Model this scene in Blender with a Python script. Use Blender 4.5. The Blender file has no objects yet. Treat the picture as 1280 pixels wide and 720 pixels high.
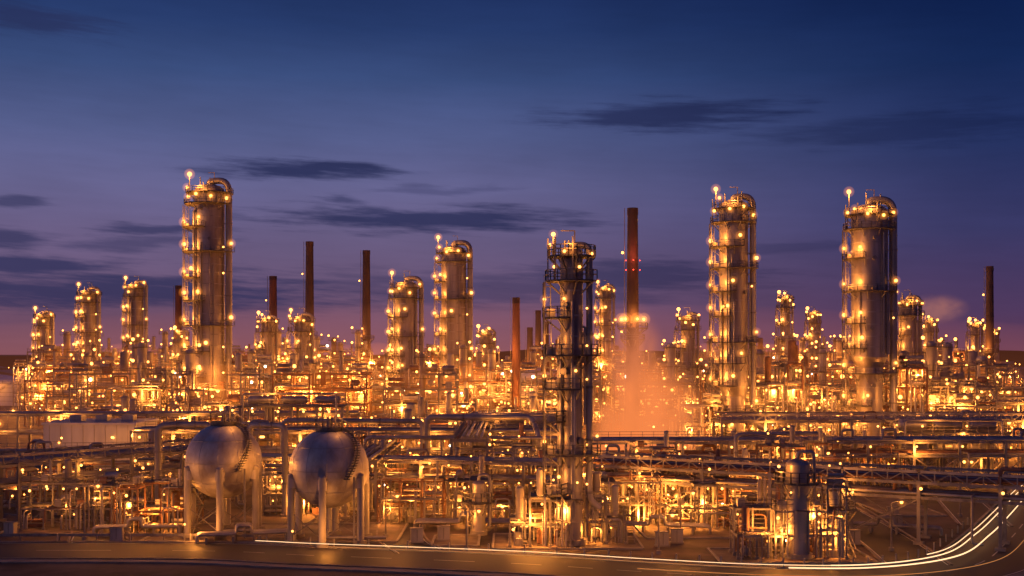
import bpy, math, random
from mathutils import Vector
scene = bpy.context.scene
R = random.Random(7)
pi = math.pi
WARM = (1.0, 0.32, 0.045)

def lin(c):
    out = []
    for v in c:
        v = v/255.0
        out.append(v/12.92 if v <= 0.04045 else ((v+0.055)/1.055)**2.4)
    return out

# ------------------------------------------------------------------ materials
MATS = {}
def mat(name, col, rough=0.6, metal=0.0, scale=0.6, var=0.35, bump=0.15, streak=1.0, tint=None):
    m = bpy.data.materials.new(name); m.use_nodes = True
    nt = m.node_tree; nd = nt.nodes; lk = nt.links
    b = nd["Principled BSDF"]
    tc = nd.new("ShaderNodeTexCoord"); mp = nd.new("ShaderNodeMapping")
    mp.inputs["Scale"].default_value = (1, 1, streak)
    lk.new(tc.outputs["Object"], mp.inputs["Vector"])
    n = nd.new("ShaderNodeTexNoise"); n.inputs["Scale"].default_value = scale
    n.inputs["Detail"].default_value = 6; n.inputs["Roughness"].default_value = 0.65
    lk.new(mp.outputs[0], n.inputs["Vector"])
    r = nd.new("ShaderNodeValToRGB")
    r.color_ramp.elements[0].position = 0.32; r.color_ramp.elements[1].position = 0.68
    c0 = [c*(1-var) for c in col]; c1 = [min(1, c*(1+var)) for c in col]
    if tint: c0 = [a*b_ for a, b_ in zip(c0, tint)]
    r.color_ramp.elements[0].color = (*c0, 1); r.color_ramp.elements[1].color = (*c1, 1)
    lk.new(n.outputs["Fac"], r.inputs["Fac"]); lk.new(r.outputs["Color"], b.inputs["Base Color"])
    mr = nd.new("ShaderNodeMapRange"); mr.inputs["To Min"].default_value = max(0.05, rough-0.15)
    mr.inputs["To Max"].default_value = min(1, rough+0.15)
    lk.new(n.outputs["Fac"], mr.inputs["Value"]); lk.new(mr.outputs[0], b.inputs["Roughness"])
    b.inputs["Metallic"].default_value = metal
    if bump:
        n2 = nd.new("ShaderNodeTexNoise"); n2.inputs["Scale"].default_value = scale*7
        lk.new(tc.outputs["Object"], n2.inputs["Vector"])
        bp = nd.new("ShaderNodeBump"); bp.inputs["Strength"].default_value = bump
        bp.inputs["Distance"].default_value = 0.05
        lk.new(n2.outputs["Fac"], bp.inputs["Height"]); lk.new(bp.outputs[0], b.inputs["Normal"])
    MATS[name] = m; return m
def emat(name, col, strength):
    m = bpy.data.materials.new(name); m.use_nodes = True
    nt = m.node_tree; nt.nodes.clear()
    o = nt.nodes.new("ShaderNodeOutputMaterial"); e = nt.nodes.new("ShaderNodeEmission")
    e.inputs[0].default_value = (*col, 1); e.inputs[1].default_value = strength
    nt.links.new(e.outputs[0], o.inputs["Surface"])
    m.cycles.emission_sampling = 'NONE'
    MATS[name] = m; return m
def vmat(name, col, strength):
    m = bpy.data.materials.new(name); m.use_nodes = True
    nt = m.node_tree; nt.nodes.clear()
    o = nt.nodes.new("ShaderNodeOutputMaterial"); e = nt.nodes.new("ShaderNodeEmission")
    e.inputs[0].default_value = (*col, 1); e.inputs[1].default_value = strength
    nt.links.new(e.outputs[0], o.inputs["Volume"])
    m.cycles.emission_sampling = 'NONE'
    MATS[name] = m; return m

mat("clad", (0.35, 0.33, 0.33), 0.45, 0.45, 0.5, 0.35, 0.1, 0.12)
mat("shell", (0.34, 0.315, 0.31), 0.45, 0.45, 0.35, 0.5, 0.12, 0.1, (1, .84, .74))
mat("steel", (0.26, 0.24, 0.235), 0.6, 0.25, 0.8, 0.4, 0.1, 0.5)
mat("rust", (0.24, 0.13, 0.09), 0.75, 0.1, 0.9, 0.45, 0.2, 0.4)
mat("paint", (0.38, 0.35, 0.32), 0.5, 0.0, 0.7, 0.3, 0.08, 0.3)
mat("grate", (0.14, 0.13, 0.12), 0.7, 0.3, 2.0, 0.4, 0.1)
mat("sphere", (0.48, 0.46, 0.46), 0.48, 0.2, 0.45, 0.32, 0.06, 0.6, (1, .88, .8))
mat("concrete", (0.30, 0.27, 0.24), 0.85, 0, 0.6, 0.3, 0.3)
mat("stack", (0.19, 0.08, 0.06), 0.75, 0, 0.5, 0.4, 0.15, 0.15)
mat("stackdark", (0.09, 0.055, 0.05), 0.7, 0, 0.5, 0.4, 0.15, 0.15)
mat("wall", (0.66, 0.64, 0.64), 0.6, 0, 0.4, 0.16, 0.1, 0.2)
mat("townwall", (0.2, 0.19, 0.18), 0.8, 0, 0.1, 0.4, 0)
mat("dark", (0.03, 0.03, 0.035), 0.5, 0, 1, 0.3, 0)
mat("ground", (0.10, 0.07, 0.06), 0.9, 0, 0.15, 0.7, 0.4)
mat("asphalt", (0.042, 0.038, 0.042), 0.65, 0, 0.35, 0.5, 0.3)
mat("pad", (0.17, 0.13, 0.11), 0.85, 0, 0.25, 0.6, 0.3)
mat("pavement", (0.25, 0.21, 0.19), 0.85, 0, 0.3, 0.45, 0.3)
mat("marking", (0.6, 0.58, 0.52), 0.7, 0, 1.2, 0.3, 0)
mat("hill", (0.015, 0.016, 0.018), 1.0, 0, 0.01, 0.4, 0)
emat("lamp", (1.0, 0.33, 0.06), 7.5)
emat("lampw", (1.0, 0.78, 0.5), 8)
emat("lampr", (1.0, 0.06, 0.03), 6)
emat("trail", (1.0, 0.62, 0.32), 1.8)
emat("trail_dim", (1.0, 0.40, 0.12), 0.6)
vmat("lit_haze_core", (1.0, 0.38, 0.05), 0.7)  # core and rim: emissive balls around lamps, imitating bloom
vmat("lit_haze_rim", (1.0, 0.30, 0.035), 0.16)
vmat("lit_haze_unit", (1.0, 0.22, 0.022), 0.020)  # emissive ellipsoid over each unit, imitating lamplight in haze
vmat("lit_haze_air", (1.0, 0.25, 0.07), 0.0004)  # emission stands in for lamplight scattered across the plant's air

# ------------------------------------------------------------------ mesh builder
def basis(d):
    up = Vector((0, 0, 1)) if abs(d.z) < 0.9 else Vector((0, 1, 0))
    u = d.cross(up).normalized(); v = u.cross(d).normalized()
    return u, v
class MB:
    def __init__(s): s.v = []; s.f = []; s.m = []; s.s = []; s.lamps = []
    def add(s, vs, fs, m, smooth=False):
        o = len(s.v); s.v.extend(vs)
        s.f.extend([tuple(i+o for i in f) for f in fs]); s.m.extend([m]*len(fs)); s.s.extend([smooth]*len(fs))
    def box(s, x0, x1, y0, y1, z0, z1, m):
        vs = [(x0,y0,z0),(x1,y0,z0),(x1,y1,z0),(x0,y1,z0),(x0,y0,z1),(x1,y0,z1),(x1,y1,z1),(x0,y1,z1)]
        s.add(vs, [(0,3,2,1),(4,5,6,7),(0,1,5,4),(1,2,6,5),(2,3,7,6),(3,0,4,7)], m)
    def beam(s, p, q, w, m, h=None):
        p = Vector(p); q = Vector(q); d = (q-p)
        if d.length < 1e-4: return
        d.normalize(); u, v = basis(d); h = h or w
        vs = []
        for c in (p, q):
            for a, b in ((-1,-1),(1,-1),(1,1),(-1,1)):
                t = c + u*(a*w/2) + v*(b*h/2); vs.append((t.x, t.y, t.z))
        s.add(vs, [(0,1,2,3),(7,6,5,4),(0,4,5,1),(1,5,6,2),(2,6,7,3),(3,7,4,0)], m)
    def cyl(s, p, q, r, m, n=10, r2=None, caps=True):
        p = Vector(p); q = Vector(q); d = (q-p)
        if d.length < 1e-4: return
        d.normalize(); u, v = basis(d); r2 = r if r2 is None else r2
        vs = []
        for c, rr in ((p, r), (q, r2)):
            for i in range(n):
                a = 2*pi*i/n; t = c + u*(rr*math.cos(a)) + v*(rr*math.sin(a)); vs.append((t.x,t.y,t.z))
        s.add(vs, [(i, (i+1) % n, n+(i+1) % n, n+i) for i in range(n)], m, n > 4)
        if caps:
            s.add(vs[:n], [tuple(range(n))[::-1]], m); s.add(vs[n:], [tuple(range(n))], m)
    def tube(s, pts, r, m, n=10):
        pts = [Vector(p) for p in pts]; vs = []; u = None
        for i, p in enumerate(pts):
            a = pts[max(0, i-1)]; b = pts[min(len(pts)-1, i+1)]; d = (b-a).normalized()
            if u is None: u, _ = basis(d)
            else: u = (u - d*u.dot(d)).normalized()
            v = d.cross(u)
            for k in range(n):
                t = p + u*(r*math.cos(2*pi*k/n)) + v*(r*math.sin(2*pi*k/n)); vs.append((t.x,t.y,t.z))
        fs = []
        for i in range(len(pts)-1):
            for k in range(n):
                fs.append((i*n+k, i*n+(k+1) % n, (i+1)*n+(k+1) % n, (i+1)*n+k))
        s.add(vs, fs, m, n > 4)
        s.add(vs[:n], [tuple(range(n))], m); s.add(vs[-n:], [tuple(range(n))], m)
    def sph(s, c, r, m, nu=8, nv=5, sz=1.0, v0=-pi/2, v1=pi/2, axis='z', sign=1):
        vs = []
        for j in range(nv+1):
            b = v0+(v1-v0)*j/nv
            for i in range(nu):
                a = 2*pi*i/nu; X = r*math.cos(b)*math.cos(a); Y = r*math.cos(b)*math.sin(a); Z = r*sz*math.sin(b)*sign
                if axis == 'z': vs.append((c[0]+X, c[1]+Y, c[2]+Z))
                elif axis == 'x': vs.append((c[0]+Z, c[1]+X, c[2]+Y))
                else: vs.append((c[0]+X, c[1]+Z, c[2]+Y))
        fs = []
        for j in range(nv):
            for i in range(nu):
                fs.append((j*nu+i, j*nu+(i+1) % nu, (j+1)*nu+(i+1) % nu, (j+1)*nu+i))
        s.add(vs, fs, m, True)
    def drum(s, c, L, r, m, axis='x', n=14):
        a = Vector(c); d = Vector((1,0,0)) if axis == 'x' else (Vector((0,1,0)) if axis == 'y' else Vector((0,0,1)))
        p = a-d*(L/2); q = a+d*(L/2)
        s.cyl(p, q, r, m, n, caps=False)
        s.sph(p, r, m, n, 4, 0.5, 0, pi/2, axis, -1); s.sph(q, r, m, n, 4, 0.5, 0, pi/2, axis, 1)
    def lamp(s, p, r=0.25, m="lamp"):
        s.sph(p, r, m, 8, 5); s.lamps.append((p, r))
    def rail(s, pts, m="steel", h=1.1, t=0.07, gap=1.8):
        for a, b in zip(pts[:-1], pts[1:]):
            a = Vector(a); b = Vector(b); L = (b-a).length
            if L < 0.05: continue
            for hh in (h, h*0.55):
                s.beam(a+Vector((0,0,hh)), b+Vector((0,0,hh)), t, m)
            k = max(1, int(L/gap))
            for i in range(k+1):
                p = a+(b-a)*(i/k); s.beam(p, p+Vector((0,0,h)), t, m)
    def ladder(s, x, y, z0, z1, m="steel", cage=True, out=(-1, 0)):
        ox, oy = out; tx, ty = -oy, ox
        for k in (-0.3, 0.3): s.beam((x+tx*k, y+ty*k, z0), (x+tx*k, y+ty*k, z1+1), 0.08, m)
        z = z0+0.3
        while z < z1:
            s.beam((x-tx*0.3, y-ty*0.3, z), (x+tx*0.3, y+ty*0.3, z), 0.05, m); z += 0.6
        if cage:
            z = z0+2.3
            while z < z1+0.9:
                pts = [(x+tx*0.42*math.cos(a)+ox*0.75*math.sin(a), y+ty*0.42*math.cos(a)+oy*0.75*math.sin(a), z) for a in [pi*i/5 for i in range(6)]]
                for a, b in zip(pts[:-1], pts[1:]): s.beam(a, b, 0.06, m)
                z += 1.2
            for a in (0.25*pi, 0.5*pi, 0.75*pi):
                px = x+tx*0.42*math.cos(a)+ox*0.75*math.sin(a); py = y+ty*0.42*math.cos(a)+oy*0.75*math.sin(a)
                s.beam((px, py, z0+2.3), (px, py, z1+0.9), 0.05, m)
    def mesh(s, name):
        me = bpy.data.meshes.new(name); me.from_pydata(s.v, [], s.f)
        names = sorted(set(s.m)); idx = {n: i for i, n in enumerate(names)}
        for n in names: me.materials.append(MATS[n])
        me.polygons.foreach_set("material_index", [idx[k] for k in s.m])
        me.polygons.foreach_set("use_smooth", s.s)
        me.update(); return me
def rounded(pts, rad, k=5):
    pts = [Vector(p) for p in pts]; out = [pts[0]]
    for i in range(1, len(pts)-1):
        a, p, b = pts[i-1], pts[i], pts[i+1]
        r1 = min(rad, (p-a).length*0.49); r2 = min(rad, (b-p).length*0.49)
        s0 = p+(a-p).normalized()*r1; s1 = p+(b-p).normalized()*r2
        for j in range(k+1):
            t = j/k; out.append(s0*(1-t)**2 + p*(2*t*(1-t)) + s1*t*t)
    out.append(pts[-1]); return out
def obj(name, me, loc=(0,0,0), rz=0, parent=None):
    o = bpy.data.objects.new(name, me); scene.collection.objects.link(o)
    o.location = loc; o.rotation_euler = (0, 0, rz)
    if parent: o.parent = parent
    return o
LD = {}
NL = [0]
def plight(parent, loc, power, col=WARM, size=0.3):
    power = power*1.4
    k = (round(power), col, size)
    if k not in LD:
        l = bpy.data.lights.new("lamp_light", 'POINT'); l.energy = power; l.color = col; l.shadow_soft_size = size; LD[k] = l
    o = bpy.data.objects.new("lamp_light", LD[k]); scene.collection.objects.link(o); o.location = loc  # serves modelled bulbs and added bulbless fill lights alike
    if parent: o.parent = parent
    NL[0] += 1
_hm = {}
NH = [0]
def glow_ellipsoid(parent, loc, r, m, sc=(1,1,1), name="lit_haze"):  # volume with its own emission, nothing scatters in it
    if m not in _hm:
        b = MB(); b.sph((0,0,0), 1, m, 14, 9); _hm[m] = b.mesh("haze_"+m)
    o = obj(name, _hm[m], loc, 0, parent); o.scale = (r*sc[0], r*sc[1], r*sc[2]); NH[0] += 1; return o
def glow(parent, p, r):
    glow_ellipsoid(parent, p, r*0.72, "lit_haze_rim"); glow_ellipsoid(parent, p, r*0.38, "lit_haze_core")

# ------------------------------------------------------------------ distillation columns
def platform(mb, z, a0, a1, ri, ro, rails=True):
    n = max(3, int(abs(a1-a0)/(pi/9))); A = [a0+(a1-a0)*i/n for i in range(n+1)]
    vs = []; fs = []
    for a in A:
        c, s_ = math.cos(a), math.sin(a)
        vs += [(ri*c, ri*s_, z), (ro*c, ro*s_, z), (ri*c, ri*s_, z-0.18), (ro*c, ro*s_, z-0.18)]
    for i in range(n):
        o = i*4; fs += [(o, o+1, o+5, o+4), (o+2, o+6, o+7, o+3), (o+1, o+3, o+7, o+5)]
    fs += [(0, 2, 3, 1), (n*4, n*4+1, n*4+3, n*4+2)]
    mb.add(vs, fs, "grate")
    pts = [(ro*math.cos(a), ro*math.sin(a), z) for a in A]
    if abs(a1-a0) < 6: pts = [(ri*math.cos(a0), ri*math.sin(a0), z)]+pts+[(ri*math.cos(a1), ri*math.sin(a1), z)]
    mb.rail(pts, "steel", 1.15, 0.1, 1.1)
    for a in A[::2]:
        mb.beam((ri*math.cos(a), ri*math.sin(a), z-1.6), (ro*math.cos(a)*0.97, ro*math.sin(a)*0.97, z-0.2), 0.14, "steel")
def column(x, y, top, r, sp=5.5, rl=None, zn=None, pw=None, lr=0.32, power=700, seed=0, zlow=3, side=1, gl=1.0):
    rd = random.Random(seed+11); mb = MB(); pw = pw or max(1.6, r*0.62); rl = rl or r; zn = zn or 0
    mb.cyl((0,0,0), (0,0,0.7), rl*1.35, "concrete", 20)
    zt = top - r*0.95
    if zn:
        mb.cyl((0,0,0.7), (0,0,zn-2), rl, "shell", 30, caps=False)
        mb.cyl((0,0,zn-2), (0,0,zn), rl, "shell", 30, r, caps=False)
        mb.cyl((0,0,zn), (0,0,zt), r, "shell", 30, caps=False)
    else:
        mb.cyl((0,0,0.7), (0,0,zt), r, "shell", 30, caps=False)
    mb.sph((0,0,zt), r, "shell", 30, 6, 0.5, 0, pi/2)
    rr = lambda z: (rl if z < zn-1 else r)
    z = 2.5
    while z < zt:
        if not (zn and zn-2.2 < z < zn): mb.cyl((0,0,z), (0,0,z+0.22), rr(z)+0.07, "clad", 30)
        z += rd.uniform(2.0, 3.2)
    pr = max(0.38, r*0.22); ox = side*(r+pr+0.35); hz = top-pr
    mb.tube(rounded([(0,0,zt+r*0.4), (0,0,hz), (ox,-0.2,hz), (ox,-0.2,top*0.12+1), (ox*1.6, -0.2, top*0.12)], r*0.8, 6), pr, "clad", 14)
    z = 6
    while z < zt-2:
        mb.beam((rr(z)*0.95*side, -0.2, z), (ox, -0.2, z), 0.25, "steel"); mb.cyl((ox,-0.2,z-0.15), (ox,-0.2,z+0.15), pr+0.1, "steel", 12); z += 6
    for k in range(7):
        a = rd.uniform(pi*0.95, pi*1.95); q = rd.uniform(0.09, 0.24); R2 = r+q+0.12
        z0 = rd.uniform(1, 0.4*top); z1 = rd.uniform(0.55*top, zt-1)
        if zn: z0 = max(z0, zn+0.5)
        mb.tube(rounded([(r*0.9*math.cos(a), r*0.9*math.sin(a), z1), (R2*math.cos(a), R2*math.sin(a), z1), (R2*math.cos(a), R2*math.sin(a), z0)], 0.3, 3), q, "clad", 7)
    for k in range(6):
        a = rd.uniform(pi*1.2, pi*1.8); z = rd.uniform(0.3, 0.95)*zt; q = rr(z)
        mb.cyl((q*0.9*math.cos(a), q*0.9*math.sin(a), z), ((q+0.5)*math.cos(a), (q+0.5)*math.sin(a), z), 0.4, "steel", 12)
    lights = []; glows = []
    # stacked crown platforms
    platform(mb, zt-0.4, 0, 2*pi, r+0.02, r+pw*0.72)
    platform(mb, zt-3.2, pi*0.6, pi*1.9, r+0.02, r+pw*0.85)
    for a in (pi*0.75, pi*1.0, pi*1.25, pi*1.5):
        q = r+pw*0.7; mb.beam((q*math.cos(a), q*math.sin(a), zt-3.2), (q*math.cos(a), q*math.sin(a), zt+1.6), 0.15, "steel")
    tx = -(r+pw*0.4)
    mb.beam((tx,-0.5,zt-0.4), (tx,-0.5,top+0.5), 0.16, "steel"); mb.lamp((tx,-0.5,top+0.8), lr*1.2)
    glows.append(((tx,-0.5,top+0.8), lr*4.6)); lights.append((tx,-1.4,top+0.4))
    for a in (pi*1.05, pi*1.2, pi*1.38, pi*1.6, pi*1.85):
        p = ((r+pw*0.6)*math.cos(a), (r+pw*0.6)*math.sin(a), zt+rd.uniform(-2.2, 1.9))
        mb.beam((p[0], p[1], zt-0.4), p, 0.1, "steel"); mb.lamp(p, lr*0.85); glows.append((p, lr*4.0))
    lights.append((-(r*0.3), -(r+pw*0.9), zt+0.6))
    mb.beam((r*0.3,0.4,zt), (r*0.3,0.4,top+1.3), 0.14, "steel"); mb.beam((r*0.3,0.4,top+1.3), (r*0.3-1.6,0.4,top+1.3), 0.12, "steel")
    for k in range(3):
        a = rd.uniform(0, 2*pi); mb.cyl((r*0.6*math.cos(a), r*0.6*math.sin(a), zt), (r*0.6*math.cos(a), r*0.6*math.sin(a), top+rd.uniform(-0.5, 0.6)), 0.13, "clad", 7)
    z = zt-3.4-sp; i = 0; prev = zt-3.4
    ang = pi*1.02
    while z > zlow:
        q = rr(z); a0 = pi*(0.62+0.1*rd.random()); a1 = pi*(1.3+0.3*rd.random())
        if i % 3 == 1: a1 = pi*1.95
        platform(mb, z, a0, a1, q+0.02, r+pw)
        la = ang + (0.12 if i % 2 else -0.12); lx = (r+pw*0.55)*math.cos(la); ly = (r+pw*0.55)*math.sin(la)
        mb.ladder(lx, ly, z, prev, "steel", True, (-1, 0))
        mb.box(lx-0.5, lx+0.5, ly-1.6, ly-0.9, z, z+0.9, "paint")
        mb.beam((-(r+pw*0.95), 0.5, z), (-(r+pw*0.95), 0.5, prev), 0.18, "steel")
        mb.beam((-(r+pw*0.9), -1.2, z), (-(r+pw*0.9), -1.2, prev), 0.14, "steel")
        mb.beam((-(r+pw*0.9), -1.2, z), (-(r+pw*0.95), 0.5, prev), 0.1, "steel")
        a = a1-0.15; p = ((r+pw*0.85)*math.cos(a), (r+pw*0.85)*math.sin(a), z+2.0)
        mb.beam((p[0], p[1], z), p, 0.09, "steel"); mb.lamp(p, lr*rd.uniform(0.65, 1.05)); glows.append((p, lr*4.0))
        if rd.random() < 0.9:
            p2 = (-(r+pw*0.9), -0.3, z+rd.uniform(1.2, 2.1)); mb.lamp(p2, lr*rd.uniform(.8, 1.15)); glows.append((p2, lr*4.5))
        if rd.random() < 0.5: mb.lamp((r+0.4, -r*0.7, z+1), lr*0.6)
        if gl or i % 2 == 0: lights.append((-(r+pw*0.6), -(1.4+r*0.45), z+1.7))
        prev = z; z -= sp*rd.uniform(0.85, 1.15); i += 1
    ob = obj("distillation_column", mb.mesh("distillation_column"), (x, y, 0))
    for p in lights: plight(ob, p, power*0.62)
    plight(ob, (-(r+2.5), -(r+4), top*0.12), power*1.6)
    if gl:
        plight(ob, (r+3, -(r+4), top*0.25), power*0.9)
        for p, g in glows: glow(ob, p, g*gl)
    return ob

cols = [
 (-75.6,280,65.6,3.7,dict(sp=5.6,pw=2.9,lr=.42,power=1700)),
 (-18.2,350,57,3.9,dict(sp=6,pw=2.3,lr=.42,power=1500)),
 (-28.3,300,42.4,3.0,dict(sp=4.8,pw=2.0,lr=.36,power=1100)),
 (6.8,128,34.6,1.3,dict(sp=4.0,pw=2.0,lr=.2,power=300,gl=.9)),
 (45.1,228,54.3,2.9,dict(sp=4.8,pw=2.0,lr=.33,power=1000,rl=2.3,zn=15)),
 (70.2,220,52.6,3.5,dict(sp=5.6,pw=1.7,lr=.33,power=1200,rl=2.5,zn=21)),
 (-127.6,380,46.4,2.6,dict(sp=5,pw=1.8,lr=.42,power=1100,gl=.8)),
 (-151,400,45.4,2.7,dict(sp=5,pw=2.2,lr=.45,power=1200,gl=.8)),
 (-167,400,36.9,2.3,dict(sp=5,pw=1.8,lr=.45,power=1200,gl=.8)),
 (33.4,400,46.3,2.1,dict(sp=5,pw=1.8,lr=.42,power=1000,gl=.8)),
 (97.7,400,42.6,1.7,dict(sp=6,pw=1.8,lr=.5,power=1000,gl=0)),
 (106,300,37.3,2.4,dict(sp=5,pw=2.2,lr=.36,power=1000,gl=.8)),
 (50.3,320,33.4,2.0,dict(sp=5,pw=2,lr=.42,power=900,gl=0)),
 (-73,335,33,1.9,dict(sp=5,pw=2,lr=.42,power=900,gl=0)),
 (-60,320,33.2,2.2,dict(sp=4.6,pw=2.2,lr=.36,power=900,gl=.8)),
 (-8.7,380,30,2.0,dict(sp=5,pw=1.8,lr=.5,power=1000,gl=0)),
 (113,420,37.6,1.7,dict(sp=6,pw=1.6,lr=.5,power=1000,gl=0)),
 (131,352,33,1.6,dict(sp=6,pw=1.6,lr=.5,power=1000,gl=0)),
 (158,382,32.5,1.5,dict(sp=6,pw=1.6,lr=.5,power=1000,gl=0)),
 (171,400,30.5,1.8,dict(sp=6,pw=1.6,lr=.5,power=1000,gl=0)),
 (-118,400,30,1.6,dict(sp=6,pw=1.6,lr=.5,power=1000,gl=0)),
 (-40,400,34,2.0,dict(sp=6,pw=1.6,lr=.5,power=1000,gl=0)),
]
for i, (x, y, t, r, kw) in enumerate(cols): column(x, y, t, r, seed=i, **kw)

# ------------------------------------------------------------------ chimneys
def chimney(x, y, top, r, m="stack", plat=True, red=False):
    mb = MB()
    mb.cyl((0,0,0), (0,0,1), r*2.2, "concrete", 16)
    mb.cyl((0,0,1), (0,0,top), r*1.35, m, 22, r*0.95, caps=False)
    mb.cyl((0,0,top-0.05), (0,0,top-0.04), r*0.9, "dark", 22)
    mb.cyl((0,0,top-1.6), (0,0,top-0.0), r*1.04, "stackdark", 22, r*1.02, caps=False)
    z = 6
    while z < top-3:
        t = (z-1)/(top-1); q = r*(1.35*(1-t)+0.95*t)
        mb.cyl((0,0,z), (0,0,z+0.3), q+0.06, m, 22, q+0.05); z += 4.5
    mb.ladder(-(r*1.5), 0, 3, top-1, "steel", False)
    if plat:
        for f in (0.45, 0.78):
            z = top*f; q = r*(1.35*(1-f)+0.95*f)
            if f == 0.45: platform(mb, z, 0, 2*pi, q, q+1.3)
            mb.lamp((-(q+1.1), -0.6, z+1.8), 0.3)
    if red:
        for z in (top*0.78, top*0.74):
            for a in (pi*1.1, pi*1.5, pi*1.9): mb.lamp((r*1.35*math.cos(a), r*1.35*math.sin(a), z), 0.13, "lampr")
        platform(mb, 27.6, 0, 2*pi, r*1.2, r*1.2+2)
        for a in (pi*0.9, pi*1.25, pi*1.6, pi*2): mb.lamp((2.6*math.cos(a), 2.6*math.sin(a), 29.6), 0.3)
    o = obj("chimney_stack", mb.mesh("chimney_stack"), (x, y, 0))
    if red:
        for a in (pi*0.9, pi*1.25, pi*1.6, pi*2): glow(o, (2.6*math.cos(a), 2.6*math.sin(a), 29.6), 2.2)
        plight(o, (0, -3.4, 29.4), 1300); plight(o, (-2.5, -3.2, 12), 1500)
        plight(o, (0, -4.2, top*0.80), 500, (1, .14, .06))
    elif plat: plight(o, (-2.6, -2.6, top*0.45+1.5), 900)
    if not plat: plight(o, (-3, -4, top*0.6), 1200)
chimney(-75.9, 420, 63.4, 1.45, "stackdark"); chimney(-54.6, 420, 60.1, 1.4, "stackdark")
chimney(-96, 450, 52.5, 1.5, "stack"); chimney(-137, 460, 49.3, 1.3, "stack", False)
chimney(1.1, 300, 36.6, 1.0, "stack", False); chimney(28, 260, 55.4, 1.25, "stackdark", True, True)
chimney(149.3, 350, 48.8, 1.1, "stackdark"); chimney(11, 470, 39.5, 1.2, "stackdark", False)
chimney(14.5, 480, 35, 1.3, "stackdark", False); chimney(8, 500, 33, 1.3, "stackdark", False)

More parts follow.
